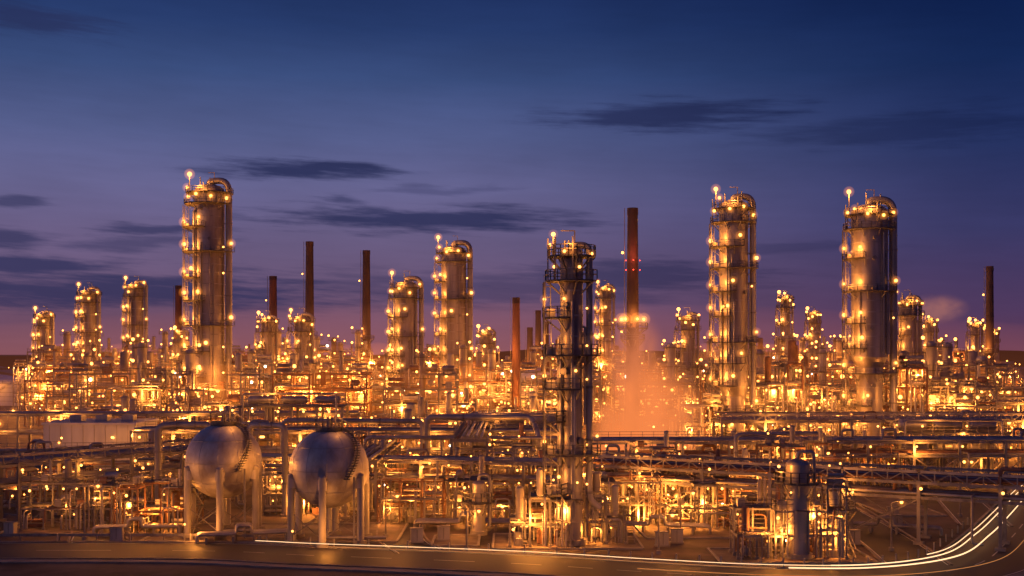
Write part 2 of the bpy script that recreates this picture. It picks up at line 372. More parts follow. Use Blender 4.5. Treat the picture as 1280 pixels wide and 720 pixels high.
# ------------------------------------------------------------------ process units
def make_unit(seed, nx, ny, lmax, lv=4.0, bay=5.0, tall=0, small=False):
    rd = random.Random(seed); mb = MB()
    H = [[0]*ny for _ in range(nx)]
    for i in range(nx):
        for j in range(ny):
            H[i][j] = max(1, min(lmax, int(round(lmax*(0.5+0.6*rd.random())))))
    W = nx*bay; D = ny*bay; cw = 0.16 if not small else 0.09; bd = 0.34 if not small else 0.2
    X = lambda i: -W/2+i*bay
    Y = lambda j: -D/2+j*bay
    g = lambda i, j: H[i][j] if 0 <= i < nx and 0 <= j < ny else 0
    fm = rd.choice(["steel", "steel", "rust", "steel"])
    for i in range(nx+1):
        for j in range(ny+1):
            h = max(g(i-1,j-1), g(i,j-1), g(i-1,j), g(i,j))
            if h:
                mb.box(X(i)-cw, X(i)+cw, Y(j)-cw, Y(j)+cw, 0, h*lv, fm)
                mb.box(X(i)-cw*2, X(i)+cw*2, Y(j)-cw*2, Y(j)+cw*2, 0, 0.3, "concrete")
            for k in range(1, h+1):
                if i < nx and max(g(i,j-1), g(i,j)) >= k:
                    mb.box(X(i)+cw, X(i+1)-cw, Y(j)-cw*.7, Y(j)+cw*.7, k*lv-0.08-bd, k*lv-0.08, fm)
                if j < ny and max(g(i-1,j), g(i,j)) >= k:
                    mb.box(X(i)-cw*.7, X(i)+cw*.7, Y(j)+cw, Y(j+1)-cw, k*lv-0.08-bd, k*lv-0.08, fm)
    for i in range(nx):
        for j in range(ny):
            for k in range(1, H[i][j]+1):
                z = k*lv; x0, x1, y0, y1 = X(i), X(i+1), Y(j), Y(j+1); cx, cy = (x0+x1)/2, (y0+y1)/2
                if rd.random() < 0.6: mb.box(x0+0.02, x1-0.02, y0+0.02, y1-0.02, z-0.07, z, "grate")
                for (di, dj, a, b) in ((-1,0,(x0,y0),(x0,y1)), (1,0,(x1,y0),(x1,y1)), (0,-1,(x0,y0),(x1,y0)), (0,1,(x0,y1),(x1,y1))):
                    if g(i+di, j+dj) < k and rd.random() < 0.85:
                        mb.rail([(a[0], a[1], z), (b[0], b[1], z)], "steel", 1.1, 0.05 if small else 0.09, 1.5)
                if j == 0 and rd.random() < 0.3: mb.beam((x0, y0, z-lv), (x1, y0, z-0.3), cw*.9, fm)
                if i in (0, nx-1) and rd.random() < 0.3: mb.beam((x0 if i == 0 else x1, y0, z-lv), (x0 if i == 0 else x1, y1, z-0.3), cw*.9, fm)
                for q in range(2):
                    if rd.random() < (0.3 if small else 0.48):
                        rl = rd.uniform(0.09, 0.18) if small else rd.choice([.15, .18, .24, .32, .42])
                        mb.lamp((rd.uniform(x0, x1), rd.choice([y0-0.25, y1+0.25, cy, y0-0.25]), z-rd.choice([0.65, -1.9, -1.6, 0.8])), rl, "lampw" if rd.random() < 0.05 else "lamp")
    for i in range(nx):
        for j in range(ny):
            for k in range(0, H[i][j]+1):
                z = k*lv; cx = X(i)+bay/2; cy = Y(j)+bay/2; t = rd.random(); topf = (k == H[i][j])
                mm = rd.choice(["clad", "clad", "paint", "shell", "rust"])
                S = 0.55 if small else 1.0
                if t < 0.15:
                    mb.drum((cx, cy, z+1.25*S), bay*0.55, rd.uniform(0.5, 0.95)*S, mm, rd.choice(['x', 'y']))
                    mb.box(cx-1.2*S, cx-0.9*S, cy-0.5*S, cy+0.5*S, z, z+0.7*S, "steel"); mb.box(cx+0.9*S, cx+1.2*S, cy-0.5*S, cy+0.5*S, z, z+0.7*S, "steel")
                elif t < 0.31:
                    hh = lv*(0.55 if not topf else rd.uniform(0.6, 1.3)); r = rd.uniform(0.45, 1.0)*S
                    mb.drum((cx, cy, z+0.5*S+hh/2+r*0.3), hh, r, mm, 'z')
                    for s in (-1, 1): mb.beam((cx+s*r*0.8, cy, z), (cx+s*r*0.8, cy, z+1.2*S), 0.15*S, "steel")
                elif t < 0.45:
                    for q in range(2): mb.cyl((cx-bay*0.42, cy-0.8*S, z+(0.8+q*1.1)*S), (cx+bay*0.42, cy-0.8*S, z+(0.8+q*1.1)*S), 0.42*S, mm, 10)
                    mb.cyl((cx-bay*0.45, cy-0.8*S, z+0.8*S), (cx-bay*0.42, cy-0.8*S, z+0.8*S), 0.55*S, "steel", 10)
                elif t < 0.50 and topf and not small:
                    mb.box(cx-2.2, cx+2.2, cy-2.1, cy+2.1, z+0.9, z+1.7, "clad")
                    mb.cyl((cx, cy, z+1.7), (cx, cy, z+2.2), 1.6, "steel", 16, 1.75)
                elif t < 0.58:
                    mb.box(cx-0.9*S, cx+0.6*S, cy-0.6*S, cy+0.6*S, z, z+1.5*S, mm)
                    mb.cyl((cx+0.6*S, cy, z+0.7*S), (cx+1.5*S, cy, z+0.7*S), 0.3*S, "steel", 8)
                if topf and rd.random() < 0.2:
                    q = rd.uniform(0.2, 0.42)*S; mb.cyl((cx+1*S, cy, z), (cx+1*S, cy, z+rd.uniform(2, 6)*S), q, mm, 10)
    for j in range(ny+1):
        for k in range(1, lmax+1):
            for q in range(rd.choice([2, 3, 4])):
                a = rd.randint(0, nx-1); b = rd.randint(a+1, nx)
                if min(H[min(a, nx-1)][min(j, ny-1)], H[b-1][min(j, ny-1)]) < k: continue
                rr = rd.uniform(0.08, 0.26)*(0.6 if small else 1); yy = Y(j)+rd.uniform(-0.9, 0.9); zz = k*lv+rr+rd.choice([0, -0.9, 0.3])
                pts = [(X(a)+0.5, yy, zz), (X(b)-0.5, yy, zz)]
                if rd.random() < 0.6: pts = [(X(a)+0.5, yy, max(0.2, zz-rd.uniform(1.5, 3.5)))]+pts
                if rd.random() < 0.6: pts = pts+[(X(b)-0.5, yy, max(0.2, zz-rd.uniform(1.5, 6)))]
                mb.tube(rounded(pts, 0.5, 3), rr, rd.choice(["clad", "clad", "paint", "rust"]), 8)
    for q in range(nx*5):
        i = rd.randint(0, nx-1); j = rd.choice([0, 0, ny-1]); h = H[i][j]*lv
        if h < 2.4: continue
        xx = X(i)+rd.uniform(0.4, bay-0.4); s = -1 if j == 0 else 1; yy = s*(D/2+0.35)
        z1 = rd.uniform(0.45, 1.08)*h; rr = rd.uniform(0.07, 0.22)*(0.6 if small else 1)
        mb.tube(rounded([(xx, yy, 0.2), (xx, yy, z1), (xx, yy-s*bay*.4, z1)], 0.4, 3), rr, rd.choice(["clad", "paint", "steel"]), 7)
    for k in range(0, H[nx-1][0]):
        z = k*lv; xs = W/2+0.7; a, b = (-D/2, -D/2+4.5) if k % 2 == 0 else (-D/2+4.5, -D/2)
        for s in (-0.4, 0.4):
            mb.beam((xs+s, a, z), (xs+s, b, z+lv), 0.08, "steel", 0.22); mb.beam((xs+s, a, z+1.0), (xs+s, b, z+lv+1.0), 0.06, "steel")
        for st in range(12):
            t = (st+0.5)/12; mb.box(xs-0.38, xs+0.38, a+(b-a)*t-0.12, a+(b-a)*t+0.12, z+lv*t-0.03, z+lv*t, "grate")
        mb.box(xs-0.6, xs+0.6, b-0.6, b+0.6, z+lv-0.06, z+lv, "grate")
        mb.lamp((xs, b, z+lv+1.9), 0.12 if small else 0.25)
    for q in range(tall):
        x = rd.uniform(-W/2+1, W/2-1); h = lmax*lv+rd.uniform(2, 8); r = rd.uniform(0.6, 1.2); y = rd.uniform(-D/4, D/4)
        mb.drum((x, y, h/2), h, r, "shell", 'z', 16)
        z = h-0.5
        while z > lmax*lv*0.6:
            for s in range(8):
                a = s*pi/4; b = a+pi/4; ro = r+1.1
                mb.beam((x+ro*math.cos(a), y+ro*math.sin(a), z+1.1), (x+ro*math.cos(b), y+ro*math.sin(b), z+1.1), 0.09, "steel")
                mb.beam((x+ro*math.cos(a), y+ro*math.sin(a), z), (x+ro*math.cos(a), y+ro*math.sin(a), z+1.1), 0.09, "steel")
            mb.cyl((x, y, z-0.15), (x, y, z), r+1.15, "grate", 12)
            mb.lamp((x-r-0.9, y-0.5, z+1.8), 0.38); mb.lamp((x+r+0.6, y-0.9, z+1.5), 0.28)
            z -= 5
    return mb.mesh("process_unit"), W, D, lmax*lv, mb.lamps
VAR = {}
VAR['low'] = [make_unit(100+i, 4, 3, 2, 4.0, 5.0, 0) for i in range(5)]
VAR['mid'] = [make_unit(200+i, 5, 3, 5, 3.4, 4.2, 1) for i in range(6)]
VAR['high'] = [make_unit(300+i, 5, 3, 6, 3.7, 4.4, 2) for i in range(6)]
NU = [0]
def unit(kind, x, y, rz=0, idx=None, power=2600):
    me, W, D, Hh, lamps = VAR[kind][(idx if idx is not None else NU[0]) % len(VAR[kind])]
    NU[0] += 1
    o = obj("process_unit", me, (x, y, 0), rz)
    rd = random.Random(NU[0]*31)
    s = 1 if abs(rz) < 1 else -1
    for k in range(4):
        out = rd.uniform(0.5, 0.6) if k % 2 else rd.uniform(0.0, 0.4)  # odd ones sit outside the front, added to light the visible facade
        plight(o, (-W/2+W*(k+0.5)/4+rd.uniform(-2, 2), -s*D*out, Hh*rd.uniform(0.2, 0.85)), power*(0.75 if k % 2 else 1.3)*rd.uniform(0.5, 1.5))
    glow_ellipsoid(o, (0, 0, Hh*0.45), 1, "lit_haze_unit", (W*0.6, D*0.6, Hh*0.7))
    return o
def row(y, x0, x1, kind, step=23, skip=(), power=2600):
    x = x0
    while x <= x1:
        if not any(a < x < b for a, b in skip):
            k = kind if R.random() < 0.8 else {'low': 'mid', 'mid': 'low', 'high': 'mid'}[kind]
            unit(k, x, y+R.uniform(-4, 4), R.choice([0, pi]), R.randint(0, 9), power)
        x += step*R.uniform(0.95, 1.12)
row(203, -42, -10, 'low', 24, (), 1600)
row(238, -84, 108, 'low', 23, ((12, 36), (62, 80)), 2400)
row(262, -92, 118, 'mid', 24, ((16, 42),), 3300)
row(298, -112, 132, 'mid', 24, ((-36, -20), (20, 34)), 4000)
row(338, -134, 150, 'mid', 24, ((22, 32),), 4600)
row(380, -150, 168, 'high', 25, (), 5400)
row(425, -176, 186, 'high', 27, (), 6200)

# ------------------------------------------------------------------ pipe racks
def rack(p0, p1, zs=(5.2, 7.4), w=5.0, bay=7.5, npipes=6, truss=False, seed=0, power=900, rmax=0.28, lights=True, walk=True):
    rd = random.Random(seed+500); mb = MB()
    dx, dy = p1[0]-p0[0], p1[1]-p0[1]; L = math.hypot(dx, dy); nb = max(1, round(L/bay)); b = L/nb; zt = zs[-1]
    for i in range(nb+1):
        x = i*b
        for s in (-w/2, w/2):
            mb.box(x-0.19, x+0.19, s-0.19, s+0.19, 0.3, zt, "steel"); mb.box(x-0.55, x+0.55, s-0.55, s+0.55, 0, 0.3, "concrete")
        for z in zs: mb.box(x-0.15, x+0.15, -w/2+0.19, w/2-0.19, z-0.5, z-0.1, "steel")
        if i < nb:
            for z in zs:
                for s in (-w/2, w/2): mb.box(x+0.19, x+b-0.19, s-0.12, s+0.12, z-0.45, z-0.12, "steel")
            if truss:
                for s in (-w/2, w/2):
                    mb.box(x+0.19, x+b-0.19, s-0.14, s+0.14, zt+0.85, zt+1.15, "paint")
                    kk = max(2, int(b/1.7))
                    for q in range(kk):
                        xa = x+b*q/kk; xb = x+b*(q+1)/kk
                        mb.beam((xa, s, zt-0.15), (xa, s, zt+0.9), 0.13, "steel")
                        mb.beam((xa, s, zt-0.15) if q % 2 else (xa, s, zt+0.9), (xb, s, zt+0.9) if q % 2 else (xb, s, zt-0.15), 0.1, "steel")
            if i % 3 == 1:
                for s in (-w/2, w/2):
                    mb.beam((x, s, 0.4), (x+b, s, zs[0]-0.4), 0.13, "steel"); mb.beam((x+b, s, 0.4), (x, s, zs[0]-0.4), 0.13, "steel")
    for z in zs:
        y = -w/2+0.5
        for k in range(npipes):
            r = rd.uniform(0.09, rmax); y += r+0.12
            if y+r > w/2-0.3: break
            pts = [(0.2, y, z-0.1+r), (L-0.2, y, z-0.1+r)]
            if rd.random() < 0.5:
                c = rd.uniform(0.2, 0.8)*L; e = rd.uniform(1.5, 3); u = rd.uniform(0.9, 1.6)
                pts = [pts[0], (c, y, z-0.1+r), (c, y, z-0.1+r+u), (c+e, y, z-0.1+r+u), (c+e, y, z-0.1+r), pts[1]]
            mb.tube(rounded(pts, 0.45, 4), r, rd.choice(["clad", "clad", "paint", "rust", "shell"]), 9); y += r+0.1
    if walk:
        zz = zt+0.02; mb.box(0, L, w/2-1.2, w/2-0.3, zz, zz+0.06, "grate"); mb.rail([(0, w/2-0.3, zz), (L, w/2-0.3, zz)], "steel", 1.1, 0.06, 1.8)
    lts = []
    for i in range(nb+1):
        x = i*b
        if rd.random() < 0.6: mb.lamp((x+0.3, -w/2-0.35, zt-0.9), 0.17)
        if rd.random() < 0.35: mb.lamp((x+b*0.5, w/2-0.3, zt+1.9), 0.17)
        if i % 3 == 1: lts.append((x+0.6, -w/2-0.9, zt-1.4))
        if rd.random() < 0.6:
            r = rd.uniform(0.1, 0.22); xx = x+rd.uniform(1, b-1)
            if xx < L: mb.tube(rounded([(xx, 0, zs[0]+0.2), (xx, -w/2-0.6, zs[0]+0.2), (xx, -w/2-0.6, 0.6), (xx+1.2, -w/2-0.6, 0.6)], 0.4, 3), r, "clad", 8)
    o = obj("pipe_rack", mb.mesh("pipe_rack"), (p0[0], p0[1], 0), math.atan2(dy, dx))
    if lights:
        for p in lts: plight(o, p, power)
    return o
rack((10, 151), (78, 114), (5.6, 7.3), 5.2, 8.3, 7, True, 1, 420)
rack((-40, 161), (9, 152), (4.8, 7.2), 5.2, 7.0, 7, False, 2, 800)
rack((-80, 126), (-44, 168), (5.4, 7.9), 5.0, 8.0, 7, True, 3, 200)
rack((-62, 186), (8, 181), (6.2, 9.2), 6, 7, 8, False, 4, 1100)
rack((12, 178), (100, 181), (5.8, 8.0), 6, 7.5, 8, False, 5, 1100)
rack((36, 196), (104, 199), (6.5, 10.2), 6, 8, 8, True, 6, 1300)
rack((94, 232), (170, 236), (8, 11.6), 6, 9, 7, True, 7, 1000)
rack((-6, 158), (-6, 226), (5.2, 9.8), 5, 8, 6, False, 9, 1000)
rack((-120, 218), (-30, 222), (6.5, 10), 6, 8, 7, False, 11, 1500)
rack((-98, 172), (-60, 178), (4.4, 6.4), 5, 8, 6, False, 12, 300)
rack((-20, 148), (-20, 180), (5.2, 7.6), 4, 8, 5, False, 13, 700)

def portal(pts, r):
    mb = MB(); P = [Vector(p) for p in pts]; c = P[0].copy()
    mb.tube(rounded([p-c for p in P], 1.0, 6), r, "clad", 16)
    for a, b in zip(P[:-1], P[1:]):
        d = (b-a)
        if d.length > 3:
            for t in (0.35, 0.7):
                q = a-c+d*t; n = d.normalized(); mb.cyl(q-n*0.12, q+n*0.12, r+0.12, "steel", 14)
    q = P[0]-c; mb.cyl(q-Vector((0,0,0.3)), q, r+0.25, "concrete", 12)
    obj("overhead_pipe", mb.mesh("overhead_pipe"), c)
portal([(-48, 152, 0.3), (-48, 152, 12), (-41.5, 154, 12), (-41.5, 154, 5)], 0.5)
portal([(-30.4, 150, 0.3), (-30.4, 150, 12.1), (-35.6, 152, 12.1), (-35.6, 152, 6)], 0.42)
portal([(-36, 176, 0.3), (-36, 176, 11.2), (-14, 175, 11.2), (-14, 175, 4)], 0.4)
portal([(-13, 172, 0.3), (-13, 172, 12.0), (3, 171, 12.0), (4, 169, 9.5), (4, 169, 4)], 0.45)
portal([(-22, 168, 0.3), (-22, 168, 9.2), (8, 166, 9.2), (8, 166, 2)], 0.3)
portal([(34, 170, 0.3), (34, 170, 9.5), (48, 172, 9.5), (48, 172, 2)], 0.35)

def table(x0, x1, y, z, n=4, vr=1.0):
    mb = MB(); W = x1-x0
    for i in range(n+1):
        for yy in (0, 6): mb.box(W*i/n-0.2, W*i/n+0.2, yy-0.2, yy+0.2, 0, z, "steel")
    for zz in (z*0.5, z):
        mb.box(-0.5, W+0.5, -0.5, 6.5, zz, zz+0.3, "grate"); mb.rail([(-0.4, 6.4, zz+.3), (-0.4, -0.4, zz+0.3), (W+0.4, -0.4, zz+0.3), (W+.4, 6.4, zz+.3)], "steel")
        for k in range(3): mb.drum((W*(k+0.5)/3, 3, zz+0.5+vr), W/4.5, vr, "clad", n=20)
    for k in range(n): mb.beam((W*k/n, 0, 0), (W*(k+1)/n, 0, z*0.5), 0.15, "steel"); mb.lamp((W*(k+0.5)/n, -0.6, z-0.7), 0.2)
    mb.tube(rounded([(0.5, -0.4, 0.3), (0.5, -0.4, z+2.4), (W-1, -0.4, z+2.4), (W-1, -0.4, z*0.5)], 0.6, 4), 0.2, "clad", 9)
    o = obj("equipment_table", mb.mesh("equipment_table"), (x0, y, 0))
    plight(o, (W*0.3, -2, z+2.5), 500); plight(o, (W*0.8, -1, z*0.4), 900)
table(-48, -30, 198, 12.2, 4, 0.7); table(-8, 8, 190, 9.0); table(66, 84, 190, 8.0)

# ------------------------------------------------------------------ spherical tanks
def sphere_tank(x, y, zc, r, rot=0):
    mb = MB()
    mb.sph((0,0,zc), r, "sphere", 56, 32)
    for b in (-0.55, 0.0, 0.6):
        q = (r+0.015)*math.cos(b); z = zc+(r+0.015)*math.sin(b)
        mb.cyl((0,0,z-0.03), (0,0,z+0.03), q+0.02, "clad", 56, caps=False)
    for k in range(12):
        a = 2*pi*k/12+0.1; pts = [((r+0.0)*math.cos(b)*math.cos(a), r*math.cos(b)*math.sin(a), zc+r*math.sin(b)) for b in [-1.3+2.6*i/24 for i in range(25)]]
        mb.tube(pts, 0.02, "clad", 4)
    L = []
    for k in range(6):
        a = -pi/2+rot+k*pi/3; px, py = (r+0.02)*math.cos(a), (r+0.02)*math.sin(a); L.append((px, py))
        mb.cyl((px,py,0.4), (px,py,zc-0.6), 0.42, "paint", 18); mb.sph((px,py,zc-0.6), 0.42, "paint", 18, 4, 0.6, 0, pi/2)
        mb.cyl((px,py,0), (px,py,0.4), 0.75, "concrete", 16)
        mb.cyl((px*0.96,py*0.96,zc-2.0), (px*0.96,py*0.96,zc-0.9), 0.55, "sphere", 16)
    for k in range(6):
        a, b = L[k], L[(k+1) % 6]
        mb.beam((*a, 0.8), (*b, 3.6), 0.06, "steel"); mb.beam((*b, 0.8), (*a, 3.6), 0.06, "steel")
    mb.cyl((0,0,zc+r-0.2), (0,0,zc+r+0.25), 1.6, "grate", 18)
    pts = [(1.6*math.cos(2*pi*i/10), 1.6*math.sin(2*pi*i/10), zc+r+0.25) for i in range(11)]; mb.rail(pts, "steel", 1.0, 0.06, 1)
    mb.cyl((0,0,zc+r+0.2), (0,0,zc+r+1.1), 0.3, "steel", 10); mb.cyl((0.7,0,zc+r+0.2), (0.7,0,zc+r+1.5), 0.12, "steel", 8)
    prev = None
    for i in range(26):
        t = i/25; b = math.radians(-10+85*t); a = -pi*0.25+0.9*t-0.2
        q = r+0.35; c = Vector((q*math.cos(b)*math.cos(a), q*math.cos(b)*math.sin(a), zc+q*math.sin(b)))
        mb.box(c.x-0.35, c.x+0.35, c.y-0.35, c.y+0.35, c.z, c.z+0.05, "grate")
        if prev is not None: mb.beam(prev+Vector((0,0,1)), c+Vector((0,0,1)), 0.06, "steel"); mb.beam(prev, c, 0.12, "steel")
        if i % 3 == 0: mb.beam(c, c+Vector((0,0,1)), 0.05, "steel")
        prev = c
    mb.beam((r*0.75, -r*0.8, 0), (r*0.75, -r*0.8, zc-0.6), 0.2, "steel")
    mb.cyl((0,0,1), (0,0,zc-r+0.2), 0.35, "clad", 10); mb.tube(rounded([(0,0,1.2), (0,-r*0.4,1.2), (0,-r*0.4,0.6), (r*1.5,-r*0.4,0.6)], 0.4, 3), 0.2, "clad", 8)
    mb.lamp((1.2, -0.6, zc+r+1.6), 0.14); mb.lamp((-r*.7, -r-0.8, 1.9), 0.12)
    mb.beam((-r*.7, -r-0.8, 0), (-r*.7, -r-0.8, 1.8), 0.08, "steel")
    return obj("spherical_storage_tank", mb.mesh("spherical_storage_tank"), (x, y, 0))
s1 = sphere_tank(-35, 136, 8.8, 4.55, 0.15); s2 = sphere_tank(-21.4, 131, 8.4, 4.6)
plight(s1, (1.8, -0.8, 15.2), 220); plight(s2, (1.8, -0.8, 14.8), 120)
plight(s1, (5.8, -4.5, 9.5), 330); plight(s1, (-1.5, -7.0, 1.8), 500); plight(s2, (1, -7.5, 1.8), 380); plight(s2, (-7.3, -2, 9), 330); plight(s2, (7.5, -1.5, 5.5), 420)  # point lights away from bulbs, next line too, added to brighten the spheres
plight(s1, (-8, -6, 7), 330)

# ------------------------------------------------------------------ foreground process skids and vessels
def skid(x, y, nx, ny, lv, lm, seed, bay=2.6, power=320, n=3, small=True):
    rd = random.Random(seed)
    me, W, D, H, lamps = make_unit(seed, nx, ny, lm, lv, bay, 0, small)
    me.name = "process_skid"; o = obj("process_skid", me, (x, y, 0))
    for k in range(n): plight(o, (-W/2+W*(k+0.5)/n, -D/2*rd.uniform(0.3, 1.2), H*rd.uniform(0.25, 0.85)), power*rd.uniform(0.6, 1.5), WARM, 0.2)
    return o
skid(3.2, 129.5, 3, 3, 2.7, 2, 41, 2.3, 600, 4)
skid(10.8, 130.5, 2, 2, 2.7, 2, 42, 2.2, 400, 2)
skid(27.0, 121, 3, 2, 2.6, 2, 43, 2.0, 500, 3)
skid(33.5, 121, 2, 2, 2.6, 3, 44, 2.0, 500, 3)
for i, (x, y, nx, ny, lm, p) in enumerate([(-55, 141, 4, 2, 2, 220), (-44, 140, 3, 3, 2, 450), (-13, 146, 3, 2, 2, 400), (-4, 146, 3, 2, 2, 420), (16, 146, 4, 3, 2, 850),
        (24, 143, 3, 3, 2, 850), (20, 158, 4, 3, 3, 900), (33, 152, 4, 3, 2, 800), (-28, 155, 4, 3, 2, 700), (-12, 160, 4, 3, 2, 800), (0, 164, 4, 3, 3, 900),
        (42, 165, 4, 3, 3, 900), (-52, 172, 4, 3, 2, 500), (-66, 160, 4, 3, 2, 220), (-27, 182, 4, 3, 3, 800), (58, 186, 4, 3, 2, 700), (36, 186, 4, 3, 2, 700)]):
    skid(x, y, nx, ny, 2.8, lm, 60+i, 2.8, p, 3)
for i, (x, y, nx, lm, p) in enumerate([(77.5, 224, 2, 6, 1500), (62.5, 226, 2, 4, 1400), (53.5, 232, 3, 5, 1500), (38.5, 230, 2, 3, 1400), (-85, 284, 2, 6, 2200), (-66, 284, 3, 5, 2200), (90, 226, 3, 4, 1500), (100, 250, 3, 5, 1800)]):
    skid(x, y, nx, 2, 3.8, lm, 90+i, 4.0, p, 3, False)
def vessel(x, y, top, r, power=300):
    mb = MB(); mb.cyl((0,0,0), (0,0,0.5), r*1.3, "concrete", 18)
    mb.cyl((0,0,0.5), (0,0,top-r*0.5), r, "shell", 28, caps=False); mb.sph((0,0,top-r*0.5), r, "shell", 28, 5, 0.5, 0, pi/2)
    for z in (2, 4, 6.1, 8.3):
        if z < top-1: mb.cyl((0,0,z), (0,0,z+0.14), r+0.05, "clad", 28)
    mb.tube(rounded([(0,0,top-0.2), (0,0,top+0.7), (r+0.5,0,top+0.7), (r+0.5,0,1)], 0.5, 4), 0.2, "clad", 10)
    platform(mb, top-2.5, pi*0.5, pi*1.8, r, r+1.1); mb.ladder(-(r+0.5), 0, 0, top-2.5)
    mb.lamp((-(r+0.9), -0.6, top-0.8), 0.16)
    o = obj("pressure_vessel", mb.mesh("pressure_vessel"), (x, y, 0)); plight(o, (-(r+1), -1.2, top-1), power*.6, WARM, 0.2)
    plight(o, (-(r+1), -1.4, 2.2), power, WARM, 0.2)
vessel(30.6, 120, 10.6, 1.25); vessel(13, 153, 8.5, 1.1, 500); vessel(-4, 135, 6.5, 0.8, 260)

def ground_pipes(x, y, L, rz, seed, n=3):
    rd = random.Random(seed); mb = MB()
    for k in range(n):
        yy = k*0.8; r = rd.uniform(0.12, 0.24)
        mb.tube(rounded([(0, yy, 0.15), (0, yy, 1.0), (L*0.4, yy, 1.0), (L*0.4, yy, 1.9), (L*0.55, yy, 1.9), (L*0.55, yy, 1.0), (L, yy, 1.0), (L, yy, 0.15)], 0.4, 3), r, "clad", 9)
    x_ = 1
    while x_ < L: mb.box(x_-0.12, x_+0.12, -0.4, n*0.8, 0, 0.78, "concrete"); x_ += 3
    obj("ground_pipe_run", mb.mesh("ground_pipe_run"), (x, y, 0), rz)
ground_pipes(-36, 128, 11, 0.25, 1); ground_pipes(-50, 134, 10, 0.1, 2); ground_pipes(-12, 138, 14, 0, 3, 4); ground_pipes(12, 137, 12, -0.2, 4); ground_pipes(40, 138, 12, -0.4, 5, 2)

# ------------------------------------------------------------------ control building, tanks
mb = MB()
mb.box(0, 15.5, 0, 12, 0, 9.6, "wall"); mb.box(-0.25, 15.75, -0.25, 12.25, 9.6, 10.0, "wall"); mb.box(0.3, 15.2, 0.3, 11.7, 10.0, 10.01, "paint")
for k in range(8): mb.box(1+k*1.9, 1.07+k*1.9, -0.05, 0, 0, 9.6, "paint")
for k in range(3): mb.box(2+k*4, 3.6+k*4, -0.08, -0.003, 4.2, 5.4, "dark")
mb.box(7, 8.2, -0.09, -0.003, 0, 2.3, "rust")
for k in range(3): mb.box(2.5+k*4.5, 4.5+k*4.5, 5, 7, 10.01, 11, "clad")
mb.lamp((12, -0.4, 7.5), 0.18)
o = obj("control_building", mb.mesh("control_building"), (-79.5, 190, 0)); plight(o, (18, -6, 8.5), 750); plight(o, (6, -10, 9.5), 260)  # both lights stand off the wall, added to brighten the building
def tank(x, y, r, h, dome=0.25):
    mb = MB(); mb.cyl((0,0,0), (0,0,h), r, "wall", 40, caps=False); mb.sph((0,0,h), r, "wall", 40, 6, dome, 0, pi/2)
    for k in range(1, 5): mb.cyl((0,0,h*k/5), (0,0,h*k/5+0.2), r+0.08, "paint", 40)
    mb.cyl((0,0,h-0.1), (0,0,h+0.15), r+0.12, "steel", 40)
    for i in range(20):
        a = -pi*0.9+i*0.06; mb.box((r+0.5)*math.cos(a)-0.4, (r+0.5)*math.cos(a)+0.4, (r+0.5)*math.sin(a)-0.4, (r+0.5)*math.sin(a)+0.4, h*i/20, h*i/20+0.1, "grate")
    pts = [((r-0.1)*math.cos(2*pi*i/20), (r-0.1)*math.sin(2*pi*i/20), h+0.1) for i in range(21)]; mb.rail(pts, "steel", 1.1, 0.08, 3)
    o = obj("storage_tank", mb.mesh("storage_tank"), (x, y, 0)); plight(o, (-r*0.5, -r-4, h*0.9), 900)
tank(8.5, 318, 7.5, 13.5, 0.55); tank(-205, 470, 12, 9); tank(-178, 440, 9, 7); tank(-232, 500, 12, 9); tank(100, 262, 6, 11, .4)

# ------------------------------------------------------------------ street lamps, some added as fill
def street_and_fill_lamp(x, y, h=9, a=0, power=500, r=0.2):
    mb = MB(); mb.cyl((0,0,0), (0,0,0.4), 0.3, "concrete", 10); mb.cyl((0,0,0.4), (0,0,h), 0.12, "steel", 8, 0.07)
    mb.tube(rounded([(0,0,h-0.05), (0,0,h+0.35), (1.4,0,h+0.5)], 0.3, 3), 0.05, "steel", 6)
    mb.box(1.1, 1.9, -0.18, 0.18, h+0.42, h+0.6, "steel"); mb.lamp((1.5,0,h+0.28), r)
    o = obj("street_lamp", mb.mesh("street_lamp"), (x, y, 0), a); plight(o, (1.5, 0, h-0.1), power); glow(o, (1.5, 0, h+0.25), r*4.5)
for x, y, h, p in [(-50, 131, 6, 500), (-63, 150, 7, 400), (95, 217, 8, 1200), (104, 250, 8, 1200), (60, 150, 7, 400), (-96, 250, 8, 900), (-118, 262, 8, 900), (-130, 300, 8, 900),
                   (-150, 340, 8, 1000), (-185, 400, 9, 1000), (-170, 360, 9, 1000), (120, 280, 9, 1200), (-75, 182, 7, 250), (-100, 215, 8, 600), (20, 133, 5, 500), (-15, 133, 4.5, 500), (75, 190, 8, 900), (-5, 124, 4, 260), (16, 122, 4, 300), (42, 124, 5, 300)]:  # those beside the spheres and the building are added to brighten them
    street_and_fill_lamp(x, y, h, R.uniform(-0.6, 0.6), p, 0.17 if y < 200 else 0.3)

# ------------------------------------------------------------------ ground, roads
mb = MB(); mb.add([(-5000,-400,0), (5000,-400,0), (5000,9000,0), (-5000,9000,0)], [(0,1,2,3)], "ground"); obj("ground", mb.mesh("ground"))
def smoothpath(pts, k=10):
    P = [Vector((*p, 0)) if len(p) == 2 else Vector(p) for p in pts]; out = []
    for i in range(len(P)-1):
        p0, p1, p2, p3 = P[max(0, i-1)], P[i], P[i+1], P[min(len(P)-1, i+2)]
        for j in range(k):
            t = j/k; out.append(0.5*((2*p1)+(p2-p0)*t+(2*p0-5*p1+4*p2-p3)*t*t+(3*p1-p0-3*p2+p3)*t**3))
    out.append(P[-1]); return out
def offs(path, d):
    out = []
    for i, p in enumerate(path):
        a = path[max(0, i-1)]; b = path[min(len(path)-1, i+1)]; t = (b-a).normalized(); out.append(p+Vector((-t.y, t.x, 0))*d)
    return out
